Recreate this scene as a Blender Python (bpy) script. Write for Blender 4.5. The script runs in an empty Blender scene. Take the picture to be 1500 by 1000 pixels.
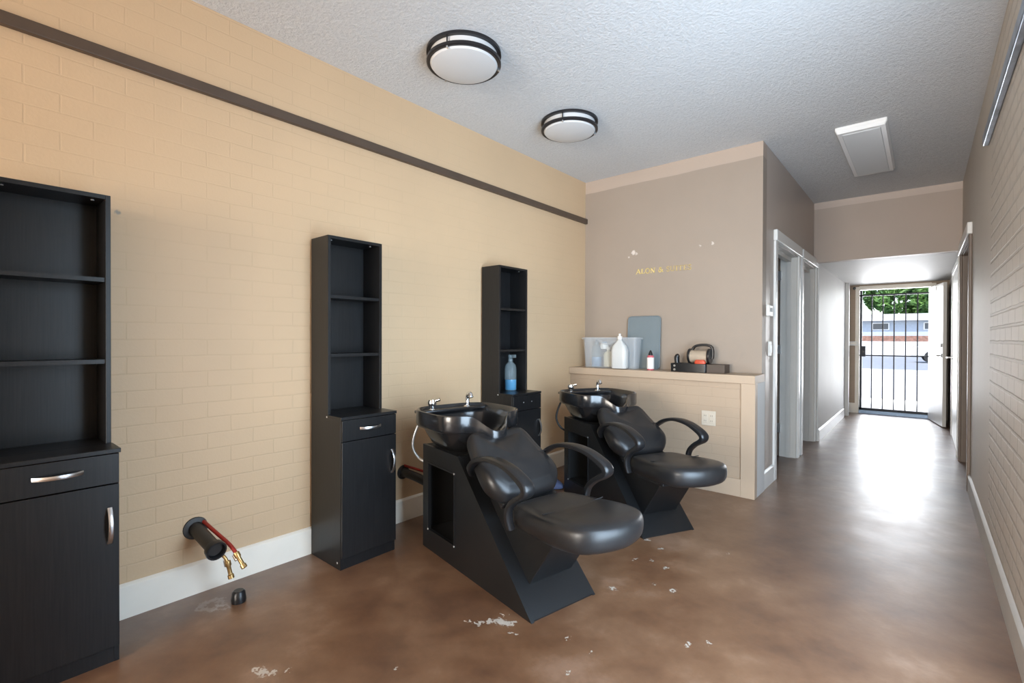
import bpy, bmesh, math, random
from mathutils import Vector, Matrix, Quaternion
SC = bpy.context.scene
COL = SC.collection
PI = math.pi
random.seed(7)
R = math.radians

# ------------------------------------------------------------------ camera, world, lights, exposure
cam_d = bpy.data.cameras.new('camera')
cam = bpy.data.objects.new('camera', cam_d)
COL.objects.link(cam)
cam_d.sensor_width = 36.0
cam_d.lens = 709.0 / 1500.0 * 36.0
cam_d.clip_start = 0.02
cam_d.clip_end = 500


def cam_matrix(yaw, pitch, roll, loc):
    cy, sy, cp, sp = math.cos(yaw), math.sin(yaw), math.cos(pitch), math.sin(pitch)
    f = Vector((-sy * cp, cy * cp, sp))
    r = Vector((cy, sy, 0))
    u = r.cross(f)
    cr, sr = math.cos(roll), math.sin(roll)
    r2, u2 = cr * r + sr * u, -sr * r + cr * u
    m = Matrix((r2, u2, -f)).transposed().to_4x4()
    m.translation = Vector(loc)
    return m


cam.matrix_world = cam_matrix(R(40.36), R(-0.39), R(0.18), (2.5978, 0, 1.2))
SC.camera = cam

world = bpy.data.worlds.new('sky')
SC.world = world
world.use_nodes = True
wn = world.node_tree.nodes
bg = wn['Background']
skyn = wn.new('ShaderNodeTexSky')
skyn.sky_type = 'NISHITA'
skyn.sun_disc = False
skyn.sun_elevation = R(52)
skyn.sun_rotation = R(200)
skyn.altitude = 100
world.node_tree.links.new(skyn.outputs[0], bg.inputs[0])
bg.inputs[1].default_value = 0.35


def add_light(name, typ, loc, direction, energy, color, **kw):
    d = bpy.data.lights.new(name, typ)
    d.energy = energy
    d.color = color
    for k, v in kw.items():
        setattr(d, k, v)
    o = bpy.data.objects.new(name, d)
    o.location = loc
    o.rotation_euler = Vector(direction).to_track_quat('-Z', 'Y').to_euler()
    COL.objects.link(o)
    return o


add_light('sun', 'SUN', (0, -10, 30), (0.38, 0.5, -0.78), 4.0, (1.0, 0.96, 0.9), angle=R(0.6))
# daylight through the storefront window behind the camera, partly bounced up off the pavement
add_light('storefront_daylight', 'AREA', (1.45, -5.25, 1.45), (-0.02, 1, 0.24), 400, (1.0, 0.90, 0.79),
          shape='RECTANGLE', size=2.5, size_y=2.1)
# daylight through the shop window in the right wall beside the camera
add_light('side_window_daylight', 'AREA', (3.06, 1.52, 1.17), (-1, 0.95, -0.05), 106, (0.64, 0.815, 1.0),
          shape='RECTANGLE', size=1.55, size_y=2.1, spread=R(160))
# daylight through the open back door
add_light('back_door_daylight', 'AREA', (2.25, 12.6, 1.25), (0, -1, 0.05), 250, (0.97, 0.985, 1.0),
          shape='RECTANGLE', size=2.6, size_y=2.4)

SC.view_settings.view_transform = 'Standard'
SC.view_settings.look = 'None'
SC.view_settings.gamma = 1
SC.view_settings.use_curve_mapping = False
SC.view_settings.exposure = 0.3


# ------------------------------------------------------------------ materials
class NT:
    """small wrapper for building node trees"""

    def __init__(self, name):
        self.m = bpy.data.materials.new(name)
        self.m.use_nodes = True
        self.t = self.m.node_tree
        self.b = self.t.nodes['Principled BSDF']

    def n(self, typ, **kw):
        x = self.t.nodes.new(typ)
        for k, v in kw.items():
            if k.startswith('i_'):
                key = k[2:]
                key = int(key) if key.isdigit() else key.replace('_', ' ')
                x.inputs[key].default_value = v
            else:
                setattr(x, k, v)
        return x

    def l(self, a, b):
        self.t.links.new(a, b)

    def pos(self):
        return self.n('ShaderNodeNewGeometry').outputs['Position']

    def math(self, op, a, b=None, c=None):
        x = self.n('ShaderNodeMath', operation=op)
        for i, v in enumerate((a, b, c)):
            if v is None:
                continue
            if isinstance(v, (int, float)):
                x.inputs[i].default_value = v
            else:
                self.l(v, x.inputs[i])
        return x.outputs[0]

    def mix(self, fac, a, b):
        x = self.n('ShaderNodeMix', data_type='RGBA')
        for key, v in ((0, fac), (6, a), (7, b)):
            if isinstance(v, (int, float)):
                x.inputs[key].default_value = v
            elif isinstance(v, tuple):
                x.inputs[key].default_value = v if len(v) == 4 else v + (1,)
            else:
                self.l(v, x.inputs[key])
        return x.outputs[2]

    def noise(self, vec, scale, detail=4, rough=0.55):
        x = self.n('ShaderNodeTexNoise')
        x.inputs['Scale'].default_value = scale
        x.inputs['Detail'].default_value = detail
        x.inputs['Roughness'].default_value = rough
        if vec is not None:
            self.l(vec, x.inputs['Vector'])
        return x.outputs['Fac']

    def ramp(self, fac, stops):
        x = self.n('ShaderNodeValToRGB')
        e = x.color_ramp.elements
        while len(e) < len(stops):
            e.new(0.5)
        for s, (p, c) in zip(e, stops):
            s.position = p
            s.color = (c if isinstance(c, tuple) else (c, c, c)) + (1,)
        self.l(fac, x.inputs[0])
        return x.outputs[0]

    def bump(self, h, strength, dist=0.01, prev=None):
        x = self.n('ShaderNodeBump')
        x.inputs['Strength'].default_value = strength
        x.inputs['Distance'].default_value = dist
        self.l(h, x.inputs['Height'])
        if prev is not None:
            self.l(prev, x.inputs['Normal'])
        return x.outputs[0]

    def map(self, vec, scale=(1, 1, 1)):
        x = self.n('ShaderNodeMapping')
        x.inputs['Scale'].default_value = scale
        self.l(vec, x.inputs['Vector'])
        return x.outputs[0]

    def spot(self, vec, c, r, soft=0.3):
        """1 inside a ball of radius r about c, falling to 0 at its rim"""
        d = self.n('ShaderNodeVectorMath', operation='DISTANCE')
        self.l(vec, d.inputs[0])
        d.inputs[1].default_value = c
        mr = self.n('ShaderNodeMapRange')
        self.l(d.outputs['Value'], mr.inputs[0])
        mr.inputs[1].default_value = r
        mr.inputs[2].default_value = r * (1 - soft)
        return mr.outputs[0]


def plain(name, color, rough=0.5, metal=0.0, spec=0.5, var=0.0, bump=0.0, bscale=200, **kw):
    t = NT(name)
    b = t.b
    b.inputs['Roughness'].default_value = rough
    b.inputs['Metallic'].default_value = metal
    b.inputs['Specular IOR Level'].default_value = spec
    for k, v in kw.items():
        b.inputs[k.replace('_', ' ')].default_value = v
    p = t.n('ShaderNodeTexCoord').outputs['Object']
    if var:
        f = t.noise(p, 6, 5)
        lo = tuple(max(0, c * (1 - var)) for c in color)
        hi = tuple(min(1, c * (1 + var)) for c in color)
        t.l(t.ramp(f, [(0.3, lo), (0.7, hi)]), b.inputs['Base Color'])
    else:
        b.inputs['Base Color'].default_value = color + (1,)
    if bump:
        t.l(t.bump(t.noise(p, bscale, 3), bump, 0.002), b.inputs['Normal'])
    return t.m


def wall_paint(name, color, brick=0.0, axis='x', band=None, spots=(), top_color=None, ymax=None, rough=0.5, fade=False):
    """painted wall, smooth or over brickwork; coordinates in metres of the room"""
    t = NT(name)
    p = t.pos()
    sep = t.n('ShaderNodeSeparateXYZ')
    t.l(p, sep.inputs[0])
    col = t.ramp(t.noise(p, 1.3, 5), [(0.3, tuple(c * 0.96 for c in color)), (0.7, tuple(min(1, c * 1.03) for c in color))])
    nrm = t.bump(t.noise(p, 90, 4), 0.12, 0.004)
    if brick:
        cmb = t.n('ShaderNodeCombineXYZ')
        t.l(sep.outputs['Y' if axis == 'x' else 'X'], cmb.inputs[0])
        t.l(sep.outputs['Z'], cmb.inputs[1])
        wob = t.n('ShaderNodeTexNoise', noise_dimensions='3D')
        wob.inputs['Scale'].default_value = 7
        t.l(p, wob.inputs['Vector'])
        add = t.n('ShaderNodeVectorMath', operation='MULTIPLY_ADD')
        t.l(wob.outputs['Color'], add.inputs[0])
        add.inputs[1].default_value = (0.008, 0.008, 0)
        t.l(cmb.outputs[0], add.inputs[2])
        bk = t.n('ShaderNodeTexBrick')
        t.l(add.outputs[0], bk.inputs['Vector'])
        bk.inputs['Scale'].default_value = 1.0
        bk.inputs['Brick Width'].default_value = 0.205
        bk.inputs['Row Height'].default_value = 0.0745
        bk.inputs['Mortar Size'].default_value = 0.0042 if brick < 2 else 0.010
        bk.inputs['Mortar Smooth'].default_value = 0.6
        bk.inputs['Color1'].default_value = (1, 1, 1, 1)
        bk.inputs['Color2'].default_value = (0.93, 0.93, 0.93, 1)
        bk.inputs['Mortar'].default_value = (0, 0, 0, 1)
        h = t.math('SUBTRACT', 1.0, bk.outputs['Fac'])
        f = t.math('MULTIPLY', bk.outputs['Fac'], 0.13 * min(1.5, brick))
        if fade:
            mr = t.n('ShaderNodeMapRange', interpolation_type='SMOOTHSTEP')
            t.l(sep.outputs['Y'], mr.inputs[0])
            mr.inputs[1].default_value, mr.inputs[2].default_value = 1.2, 2.3
            mr.inputs[3].default_value, mr.inputs[4].default_value = 1.0, 0.35
            msk = t.math('MULTIPLY', mr.outputs[0], t.ramp(t.noise(p, 0.9, 3), [(0.35, 0.25), (0.6, 1.0)]))
            f = t.math('MULTIPLY', f, msk)
            h = t.math('MULTIPLY', h, msk)
        if ymax is not None:
            msk = t.math('LESS_THAN', sep.outputs['Y'], ymax)
            f = t.math('MULTIPLY', f, msk)
            h = t.math('MULTIPLY', h, msk)
        col = t.mix(f, col, tuple(c * 0.45 for c in color))
        h2 = t.math('ADD', h, t.math('MULTIPLY', t.noise(p, 25, 4), 0.25))
        nrm = t.bump(h2, 0.35 * brick, 0.004, nrm)
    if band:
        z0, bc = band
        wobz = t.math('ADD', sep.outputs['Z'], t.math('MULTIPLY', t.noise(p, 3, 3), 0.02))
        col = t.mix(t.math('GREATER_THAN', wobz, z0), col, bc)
    if spots:
        wv = t.n('ShaderNodeTexNoise')
        wv.inputs['Scale'].default_value = 60
        t.l(p, wv.inputs['Vector'])
        ad = t.n('ShaderNodeVectorMath', operation='MULTIPLY_ADD')
        t.l(wv.outputs['Color'], ad.inputs[0])
        ad.inputs[1].default_value = (0.03, 0.03, 0.03)
        t.l(p, ad.inputs[2])
        for c, r, sc_ in spots:
            col = t.mix(t.spot(ad.outputs[0], tuple(q + 0.015 for q in c), r, 0.5), col, sc_)
    t.l(col, t.b.inputs['Base Color'])
    t.l(nrm, t.b.inputs['Normal'])
    t.b.inputs['Roughness'].default_value = rough
    t.b.inputs['Specular IOR Level'].default_value = 0.35
    return t.m


TAN = (0.62, 0.44, 0.272)
TAUPE = (0.345, 0.278, 0.222)
M = {}
M['wall_left'] = wall_paint('painted_brick_tan', TAN, brick=0.9, axis='x', fade=True,
                            spots=[((0.0, 0.484, 1.728), 0.014, (0.3, 0.27, 0.22))])
M['wall_right'] = wall_paint('painted_brick_pale', (0.58, 0.52, 0.45), brick=3.0, axis='x', ymax=3.85, rough=0.55)
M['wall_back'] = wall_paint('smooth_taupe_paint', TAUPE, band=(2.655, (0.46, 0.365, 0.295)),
                            spots=[((0.525, 4.19, 2.004), 0.024, (0.66, 0.58, 0.52)), ((0.555, 4.19, 1.99), 0.014, (0.6, 0.52, 0.46)),
                                   ((0.48, 4.19, 1.965), 0.012, (0.58, 0.5, 0.44)), ((1.245, 4.19, 2.004), 0.015, (0.62, 0.54, 0.48)),
                                   ((1.14, 4.19, 1.995), 0.010, (0.6, 0.52, 0.46))])
M['wall_hall'] = wall_paint('hall_paint', (0.49, 0.405, 0.345), rough=0.35)
M['wall_half'] = wall_paint('half_wall_paint', (0.43, 0.32, 0.225), brick=0.7, axis='y', rough=0.45)
M['half_trim'] = wall_paint('half_wall_trim_paint', (0.47, 0.355, 0.255), rough=0.42)
M['white_wall'] = wall_paint('white_hall_paint', (0.70, 0.69, 0.67), rough=0.55)
M['trim'] = plain('white_trim_paint', (0.92, 0.85, 0.735), 0.38, var=0.03)
M['trim_dull'] = plain('dull_trim_paint', (0.50, 0.47, 0.43), 0.55, var=.05)
M['trim_white'] = plain('bright_trim_paint', (0.80, 0.79, 0.76), 0.35, var=0.02)


def ceiling_mat():
    t = NT('popcorn_ceiling')
    p = t.pos()
    t.b.inputs['Roughness'].default_value = 0.9
    t.b.inputs['Specular IOR Level'].default_value = 0.1
    n = t.noise(p, 55, 6, 0.65)
    n2 = t.noise(p, 18, 3)
    h = t.math('ADD', n, t.math('MULTIPLY', n2, 0.5))
    t.l(t.ramp(n, [(0.3, (0.63, 0.635, 0.64)), (0.65, (0.72, 0.725, 0.73))]), t.b.inputs['Base Color'])
    t.l(t.bump(h, 0.7, 0.012), t.b.inputs['Normal'])
    return t.m


def floor_mat():
    t = NT('stained_concrete')
    p = t.pos()
    a = t.noise(p, 1.1, 6, 0.6)
    c = t.noise(p, 4.5, 7, 0.65)
    d = t.noise(p, 30, 5, 0.6)
    m = t.math('ADD', t.math('MULTIPLY', a, 0.55), t.math('MULTIPLY', c, 0.45))
    col = t.ramp(m, [(0.38, (0.105, 0.044, 0.019)), (0.46, (0.155, 0.070, 0.031)), (0.54, (0.20, 0.100, 0.049)), (0.63, (0.29, 0.168, 0.103))])
    col = t.mix(t.math('MULTIPLY', d, 0.25), col, (0.10, 0.06, 0.04))
    # dried plaster specks and smears
    wv = t.n('ShaderNodeTexNoise')
    wv.inputs['Scale'].default_value = 55
    wv.inputs['Detail'].default_value = 5
    t.l(p, wv.inputs['Vector'])
    ad = t.n('ShaderNodeVectorMath', operation='MULTIPLY_ADD')
    t.l(wv.outputs['Color'], ad.inputs[0])
    ad.inputs[1].default_value = (0.09, 0.09, 0.0)
    t.l(p, ad.inputs[2])
    rnd = random.Random(3)
    spots = [(1.205, 1.50, .02), (1.235, 1.525, .026), (1.268, 1.53, .020), (1.285, 1.55, .014), (1.18, 1.455, .016), (1.22, 1.575, .010),
             (1.14, 1.44, .012), (1.33, 1.50, .012), (0.80, 0.74, .022), (0.83, 0.76, .016), (0.765, 0.73, .012), (0.86, .80, .010),
             (1.47, 2.08, .016), (1.52, 1.62, .008), (1.63, 1.45, .008), (1.7, 2.25, .014), (1.58, 2.45, .010), (1.35, 2.72, .018), (1.46, 2.66, .012)]
    for _ in range(16):
        spots.append((rnd.uniform(0.7, 2.2), rnd.uniform(1.0, 3.0), rnd.uniform(.004, .009)))
    for x, y, r in spots:
        col = t.mix(t.math('MULTIPLY', t.spot(ad.outputs[0], (x + .045, y + .045, 0), r, .3), 0.85), col, (0.55, 0.50, 0.43))
    # pale ring-shaped smear near the capped pipe
    for x, y, r in ((0.175, 0.779, .06), (0.23, 0.80, .035)):
        ring = t.math('SUBTRACT', t.spot(ad.outputs[0], (x + .045, y + .045, 0), r, .5), t.spot(ad.outputs[0], (x + .045, y + .045, 0), r * .8, .5))
        col = t.mix(t.math('MULTIPLY', ring, 0.75), col, (0.5, 0.45, 0.4))
    t.l(col, t.b.inputs['Base Color'])
    t.l(t.ramp(t.noise(p, 3.2, 6, .6), [(0.25, 0.34), (0.75, 0.5)]), t.b.inputs['Roughness'])
    t.l(t.bump(t.noise(p, 9, 5), 0.16, 0.008), t.b.inputs['Normal'])
    t.b.inputs['Specular IOR Level'].default_value = 0.8
    t.b.inputs['Coat Weight'].default_value = 0.4
    t.b.inputs['Coat Roughness'].default_value = 0.36
    return t.m


def black_wood():
    t = NT('black_laminate')
    p = t.n('ShaderNodeTexCoord').outputs['Object']
    g = t.noise(t.map(p, (60, 60, 2.0)), 3, 6, .6)
    t.l(t.ramp(g, [(0.3, (0.0055, 0.0055, 0.0062)), (0.7, (0.013, 0.0125, 0.013))]), t.b.inputs['Base Color'])
    t.l(t.bump(g, 0.12, 0.001), t.b.inputs['Normal'])
    t.b.inputs['Roughness'].default_value = 0.36
    t.b.inputs['Specular IOR Level'].default_value = 0.38
    return t.m


def leather():
    t = NT('black_vinyl')
    p = t.n('ShaderNodeTexCoord').outputs['Object']
    v = t.n('ShaderNodeTexVoronoi')
    v.inputs['Scale'].default_value = 260
    t.l(p, v.inputs['Vector'])
    t.l(t.ramp(t.noise(p, 9, 4), [(0.3, (0.010, 0.010, 0.011)), (0.7, (0.017, 0.0165, 0.017))]), t.b.inputs['Base Color'])
    w = t.bump(t.noise(p, 11, 3), 0.10, 0.01)
    t.l(t.bump(v.outputs['Distance'], 0.12, 0.001, w), t.b.inputs['Normal'])
    t.b.inputs['Roughness'].default_value = 0.36
    return t.m


def leaf_mat(name, a, b):
    t = NT(name)
    p = t.pos()
    t.l(t.ramp(t.noise(p, 1.6, 5), [(0.3, a), (0.7, b)]), t.b.inputs['Base Color'])
    t.b.inputs['Roughness'].default_value = 0.6
    return t.m


def clear_mat(name, color, alpha_fac=0.35, rough=0.12):
    """thin clear plastic or pane: mostly see-through with a gloss"""
    t = NT(name)
    out = t.t.nodes['Material Output']
    tr = t.n('ShaderNodeBsdfTransparent')
    tr.inputs[0].default_value = (0.97, 0.98, 0.985, 1)
    t.b.inputs['Base Color'].default_value = color + (1,)
    t.b.inputs['Roughness'].default_value = rough
    ms = t.n('ShaderNodeMixShader')
    ms.inputs[0].default_value = alpha_fac
    t.l(tr.outputs[0], ms.inputs[1])
    t.l(t.b.outputs[0], ms.inputs[2])
    t.l(ms.outputs[0], out.inputs['Surface'])
    return t.m


M['ceiling'] = ceiling_mat()
M['floor'] = floor_mat()
M['wood'] = black_wood()
M['leather'] = leather()
M['blackplastic'] = plain('black_plastic', (0.011, 0.011, 0.012), 0.33, bump=.05)
M['base_panel'] = plain('textured_black_panel', (0.0055, 0.0058, 0.0065), 0.40, spec=0.6, var=.1, bump=.25, bscale=420)
M['porcelain'] = plain('glossy_black_bowl', (0.012, 0.012, 0.013), 0.22, Coat_Weight=0.4, Coat_Roughness=0.12)
M['chrome'] = plain('chrome', (0.82, 0.83, 0.85), 0.13, 1.0)
M['brushed'] = plain('brushed_nickel', (0.72, 0.72, 0.72), 0.28, 1.0)
M['screw'] = plain('screw_cap', (0.5, 0.5, 0.5), 0.4, 0.3)
M['dark_interior'] = plain('dark_interior', (0.004, 0.004, 0.004), 0.7)
M['conduit'] = plain('dark_brown_paint', (0.085, 0.056, 0.038), 0.42, var=.1)
M['bronze'] = plain('dark_bronze_metal', (0.022, 0.020, 0.022), 0.38, 0.4)
M['opal'] = plain('opal_acrylic', (0.66, 0.66, 0.66), 0.35)
M['lens'] = plain('prismatic_lens', (0.72, 0.75, 0.76), 0.4)
M['fixture_white'] = plain('white_enamel', (0.88, 0.88, 0.87), 0.35)
M['white_plastic'] = plain('white_plastic', (0.78, 0.76, 0.72), 0.35)
M['almond'] = plain('almond_plastic', (0.58, 0.50, 0.40), 0.35)
M['gold'] = plain('gold_lettering', (0.78, 0.60, 0.22), 0.6)
M['gold_faded'] = plain('faded_gold_lettering', (0.58, 0.43, 0.19), 0.6)
M['red_hose'] = plain('red_tubing', (0.32, 0.022, 0.015), 0.4)
M['black_pipe'] = plain('black_abs_pipe', (0.028, 0.025, 0.023), 0.45, var=.2)
M['brass'] = plain('brass', (0.55, 0.37, 0.16), 0.35, 0.9)
M['iron'] = plain('dark_iron', (0.03, 0.033, 0.042), 0.5, 0.3)
M['steel_bar'] = plain('galvanised_steel', (0.36, 0.41, 0.48), 0.35, 0.9, var=.4)
M['threshold'] = plain('blue_grey_threshold', (0.22, 0.30, 0.42), 0.35, 0.5)
M['door_white'] = plain('white_door_paint', (0.74, 0.72, 0.68), 0.35, var=.02)
M['door_brown'] = plain('brown_door_frame', (0.16, 0.115, 0.085), 0.45, var=.08)
M['door_grey'] = plain('grey_beige_jamb', (0.66, 0.63, 0.58), 0.4, var=.03)
M['clear_plastic'] = clear_mat('clear_storage_plastic', (0.82, 0.84, 0.86), 0.17, 0.15)
M['pane'] = clear_mat('window_glass', (0.9, 0.95, 0.95), 0.06, 0.02)
M['clear_bottle'] = clear_mat('clear_bottle_plastic', (0.7, 0.85, 0.9), 0.14, 0.06)
M['blue_liquid'] = plain('pale_blue_liquid', (0.16, 0.27, 0.42), 0.15)
M['teal_liquid'] = plain('bright_blue_liquid', (0.01, 0.26, 0.52), 0.08, Coat_Weight=.5)
M['milky'] = plain('milky_plastic', (0.62, 0.62, 0.60), 0.38)
M['cream'] = plain('cream_plastic', (0.62, 0.57, 0.42), 0.4)
M['grey_tray'] = plain('blue_grey_plastic', (0.165, 0.20, 0.215), 0.5, var=.03)
M['pink'] = plain('pink_red_print', (0.55, 0.12, 0.14), 0.4)
M['tan_roll'] = plain('tan_plastic', (0.42, 0.33, 0.24), 0.4, var=.1)
M['red_plastic'] = plain('orange_red_plastic', (0.55, 0.07, 0.03), 0.4)
M['box_side'] = plain('grey_brown_card', (0.085, 0.06, 0.045), 0.6)
M['cable'] = plain('black_cable', (0.015, 0.015, 0.016), 0.45)
M['silver_hose'] = plain('silver_hose', (0.62, 0.64, 0.65), 0.3, 0.8)
M['blue_cloth'] = plain('slate_blue_cloth', (0.05, 0.065, 0.13), 0.8, var=.25)
M['green_plastic'] = plain('green_plastic', (0.05, 0.45, 0.12), 0.4)
M['asphalt'] = plain('grey_asphalt', (0.30, 0.31, 0.33), 0.85, var=.12)
M['concrete'] = plain('pale_concrete', (0.78, 0.76, 0.73), 0.85, var=.08)
M['block_white'] = plain('white_stucco', (0.85, 0.84, 0.82), 0.8, var=.04)
M['bldg_grey'] = plain('blue_grey_stucco', (0.42, 0.46, 0.52), 0.8, var=.05)
M['brickband'] = plain('red_brown_brick', (0.28, 0.15, 0.11), 0.8, var=.3)
M['dark_glass'] = plain('dark_window_glass', (0.05, 0.07, 0.10), 0.1)
M['tire'] = plain('tyre_rubber', (0.02, 0.02, 0.02), 0.7)
M['car_white'] = plain('white_car_paint', (0.85, 0.85, 0.85), 0.25, Coat_Weight=.7)
M['leaf_dark'] = leaf_mat('dark_leaves', (0.03, 0.09, 0.025), (0.13, 0.25, 0.05))
M['bark'] = plain('bark', (0.12, 0.085, 0.06), 0.9, var=.2)


# ------------------------------------------------------------------ object helpers
def link(name, me, mat=None, parent=None):
    o = bpy.data.objects.new(name, me)
    COL.objects.link(o)
    if mat is not None and me is not None:
        for m in (mat if isinstance(mat, (list, tuple)) else [mat]):
            me.materials.append(m)
    if parent is not None:
        o.parent = parent
    return o


def tag(o, label, cat, group=None, kind=None):
    o['label'] = label
    o['category'] = cat
    if group:
        o['group'] = group
    if kind:
        o['kind'] = kind
    return o


def thing(name, label, cat, loc=(0, 0, 0), rz=0, group=None):
    o = bpy.data.objects.new(name, None)
    o.empty_display_size = 0.1
    COL.objects.link(o)
    o.location = loc
    o.rotation_euler = (0, 0, rz)
    return tag(o, label, cat, group)


def copy_tree(o, parent=None):
    c = o.copy()
    COL.objects.link(c)
    if parent is not None:
        c.parent = parent
    for ch in [x for x in bpy.data.objects if x.parent == o]:
        copy_tree(ch, c)
    return c


class MB:
    def __init__(self):
        self.bm = bmesh.new()

    def box(self, a, b, mi=0):
        x0, y0, z0 = a
        x1, y1, z1 = b
        v = [self.bm.verts.new(p) for p in ((x0, y0, z0), (x1, y0, z0), (x1, y1, z0), (x0, y1, z0), (x0, y0, z1), (x1, y0, z1), (x1, y1, z1), (x0, y1, z1))]
        for f in ((0, 3, 2, 1), (4, 5, 6, 7), (0, 1, 5, 4), (1, 2, 6, 5), (2, 3, 7, 6), (3, 0, 4, 7)):
            self.bm.faces.new([v[i] for i in f]).material_index = mi
        return self

    def prism(self, pts, lo, hi, axis='y'):
        """extrude a 2-D outline along an axis; pts are the other two coordinates in xyz order"""
        def P(p, t):
            return {'y': (p[0], t, p[1]), 'x': (t, p[0], p[1]), 'z': (p[0], p[1], t)}[axis]
        a = [self.bm.verts.new(P(p, lo)) for p in pts]
        b = [self.bm.verts.new(P(p, hi)) for p in pts]
        self.bm.faces.new(a)
        self.bm.faces.new(b[::-1])
        n = len(pts)
        for i in range(n):
            self.bm.faces.new((a[i], b[i], b[(i + 1) % n], a[(i + 1) % n]))
        return self

    def loft(self, rings, close=True, cap0=True, cap1=True):
        vs = [[self.bm.verts.new(p) for p in r] for r in rings]
        n = len(rings[0])
        for a, b in zip(vs, vs[1:]):
            for i in range(n if close else n - 1):
                j = (i + 1) % n
                self.bm.faces.new((a[i], a[j], b[j], b[i]))
        if cap0:
            self.bm.faces.new(vs[0][::-1])
        if cap1:
            self.bm.faces.new(vs[-1])
        return self

    def lathe(self, prof, c=(0, 0, 0), seg=32, axis='z', cap0=True, cap1=True):
        rings = []
        for r, h in prof:
            ring = []
            for i in range(seg):
                a = 2 * PI * i / seg
                x, y = r * math.cos(a), r * math.sin(a)
                p = {'z': (x, y, h), 'x': (h, x, y), 'y': (y, h, x)}[axis]
                ring.append((p[0] + c[0], p[1] + c[1], p[2] + c[2]))
            rings.append(ring)
        return self.loft(rings, True, cap0, cap1)

    def tube(self, pts, r, seg=10, sub=0, closed=False):
        pts = [Vector(p) for p in pts]
        rr = r if isinstance(r, (list, tuple)) else [r] * len(pts)
        if sub:
            pts, rr = spline(pts, rr, sub)
        rings = []
        up = None
        for i, p in enumerate(pts):
            t = (pts[min(i + 1, len(pts) - 1)] - pts[max(i - 1, 0)]).normalized()
            if up is None:
                up = t.orthogonal().normalized()
            else:
                up = (up - t * up.dot(t))
                up = up.normalized() if up.length > 1e-6 else t.orthogonal().normalized()
            s = t.cross(up)
            rings.append([tuple(p + rr[i] * (math.cos(2 * PI * k / seg) * up + math.sin(2 * PI * k / seg) * s)) for k in range(seg)])
        return self.loft(rings)

    def ribbon(self, pts, lat, w, th, seg=14, sub=0):
        """sweep a rounded flat section; lat = lateral direction, w half width, th half thickness (lists allowed)"""
        pts = [Vector(p) for p in pts]
        ws = w if isinstance(w, (list, tuple)) else [w] * len(pts)
        ts = th if isinstance(th, (list, tuple)) else [th] * len(pts)
        if sub:
            p0 = pts
            pts, ws = spline(p0, ws, sub)
            _, ts = spline(p0, ts, sub)
        lat = Vector(lat).normalized()
        rings = []
        for i, p in enumerate(pts):
            t = (pts[min(i + 1, len(pts) - 1)] - pts[max(i - 1, 0)]).normalized()
            nrm = t.cross(lat).normalized()
            ring = []
            for k in range(seg):
                a = 2 * PI * k / seg
                c, s = math.cos(a), math.sin(a)
                e = 0.6
                ring.append(tuple(p + lat * ws[i] * math.copysign(abs(c) ** e, c) + nrm * ts[i] * math.copysign(abs(s) ** e, s)))
            rings.append(ring)
        return self.loft(rings)

    def build(self, name, mat, parent=None, bevel=0.0, seg=2, smooth=True, subsurf=0, loc=None, rot=None):
        bmesh.ops.recalc_face_normals(self.bm, faces=self.bm.faces[:])
        me = bpy.data.meshes.new(name)
        self.bm.to_mesh(me)
        self.bm.free()
        o = link(name, me, mat, parent)
        if loc is not None:
            o.location = loc
        if rot is not None:
            o.rotation_euler = rot
        if smooth:
            for p in me.polygons:
                p.use_smooth = True
        if bevel:
            md = o.modifiers.new('bevel', 'BEVEL')
            md.width = bevel
            md.segments = seg
            md.limit_method = 'ANGLE'
            md.angle_limit = R(35)
        if subsurf:
            md = o.modifiers.new('subsurf', 'SUBSURF')
            md.levels = subsurf
            md.render_levels = subsurf
        if smooth and not subsurf:
            try:
                me.set_sharp_from_angle(angle=R(38))
            except Exception:
                pass
        return o


def spline(pts, rr, sub):
    n = len(pts)
    op, orr = [], []
    for i in range(n - 1):
        p0, p1, p2, p3 = pts[max(i - 1, 0)], pts[i], pts[i + 1], pts[min(i + 2, n - 1)]
        for k in range(sub):
            t = k / sub
            op.append(0.5 * ((2 * p1) + (p2 - p0) * t + (2 * p0 - 5 * p1 + 4 * p2 - p3) * t * t + (3 * p1 - p0 - 3 * p2 + p3) * t ** 3))
            orr.append(rr[i] * (1 - t) + rr[i + 1] * t)
    op.append(pts[-1])
    orr.append(rr[-1])
    return op, orr


def struct(name, mb, mat, bevel=0.0, parent=None, smooth=True):
    o = mb.build(name, mat, parent, bevel=bevel, smooth=smooth)
    if parent is None:
        o['kind'] = 'structure'
    return o


def rrect(w, d, r, n=6, c=(0, 0)):
    """rounded rectangle outline"""
    out = []
    for sx, sy, a0 in ((1, 1, 0), (-1, 1, 90), (-1, -1, 180), (1, -1, 270)):
        for k in range(n + 1):
            a = R(a0 + 90 * k / n)
            out.append((c[0] + sx * (w / 2 - r) + r * math.cos(a), c[1] + sy * (d / 2 - r) + r * math.sin(a)))
    return out


# ------------------------------------------------------------------ the room
XR, ZC, YB, XC, YS, YD = 2.886, 2.762, 4.191, 1.627, 6.513, 9.66
YF = -5.0
ZL = 2.08                                     # low ceiling at the end of the hall
XE = 1.66

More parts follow.
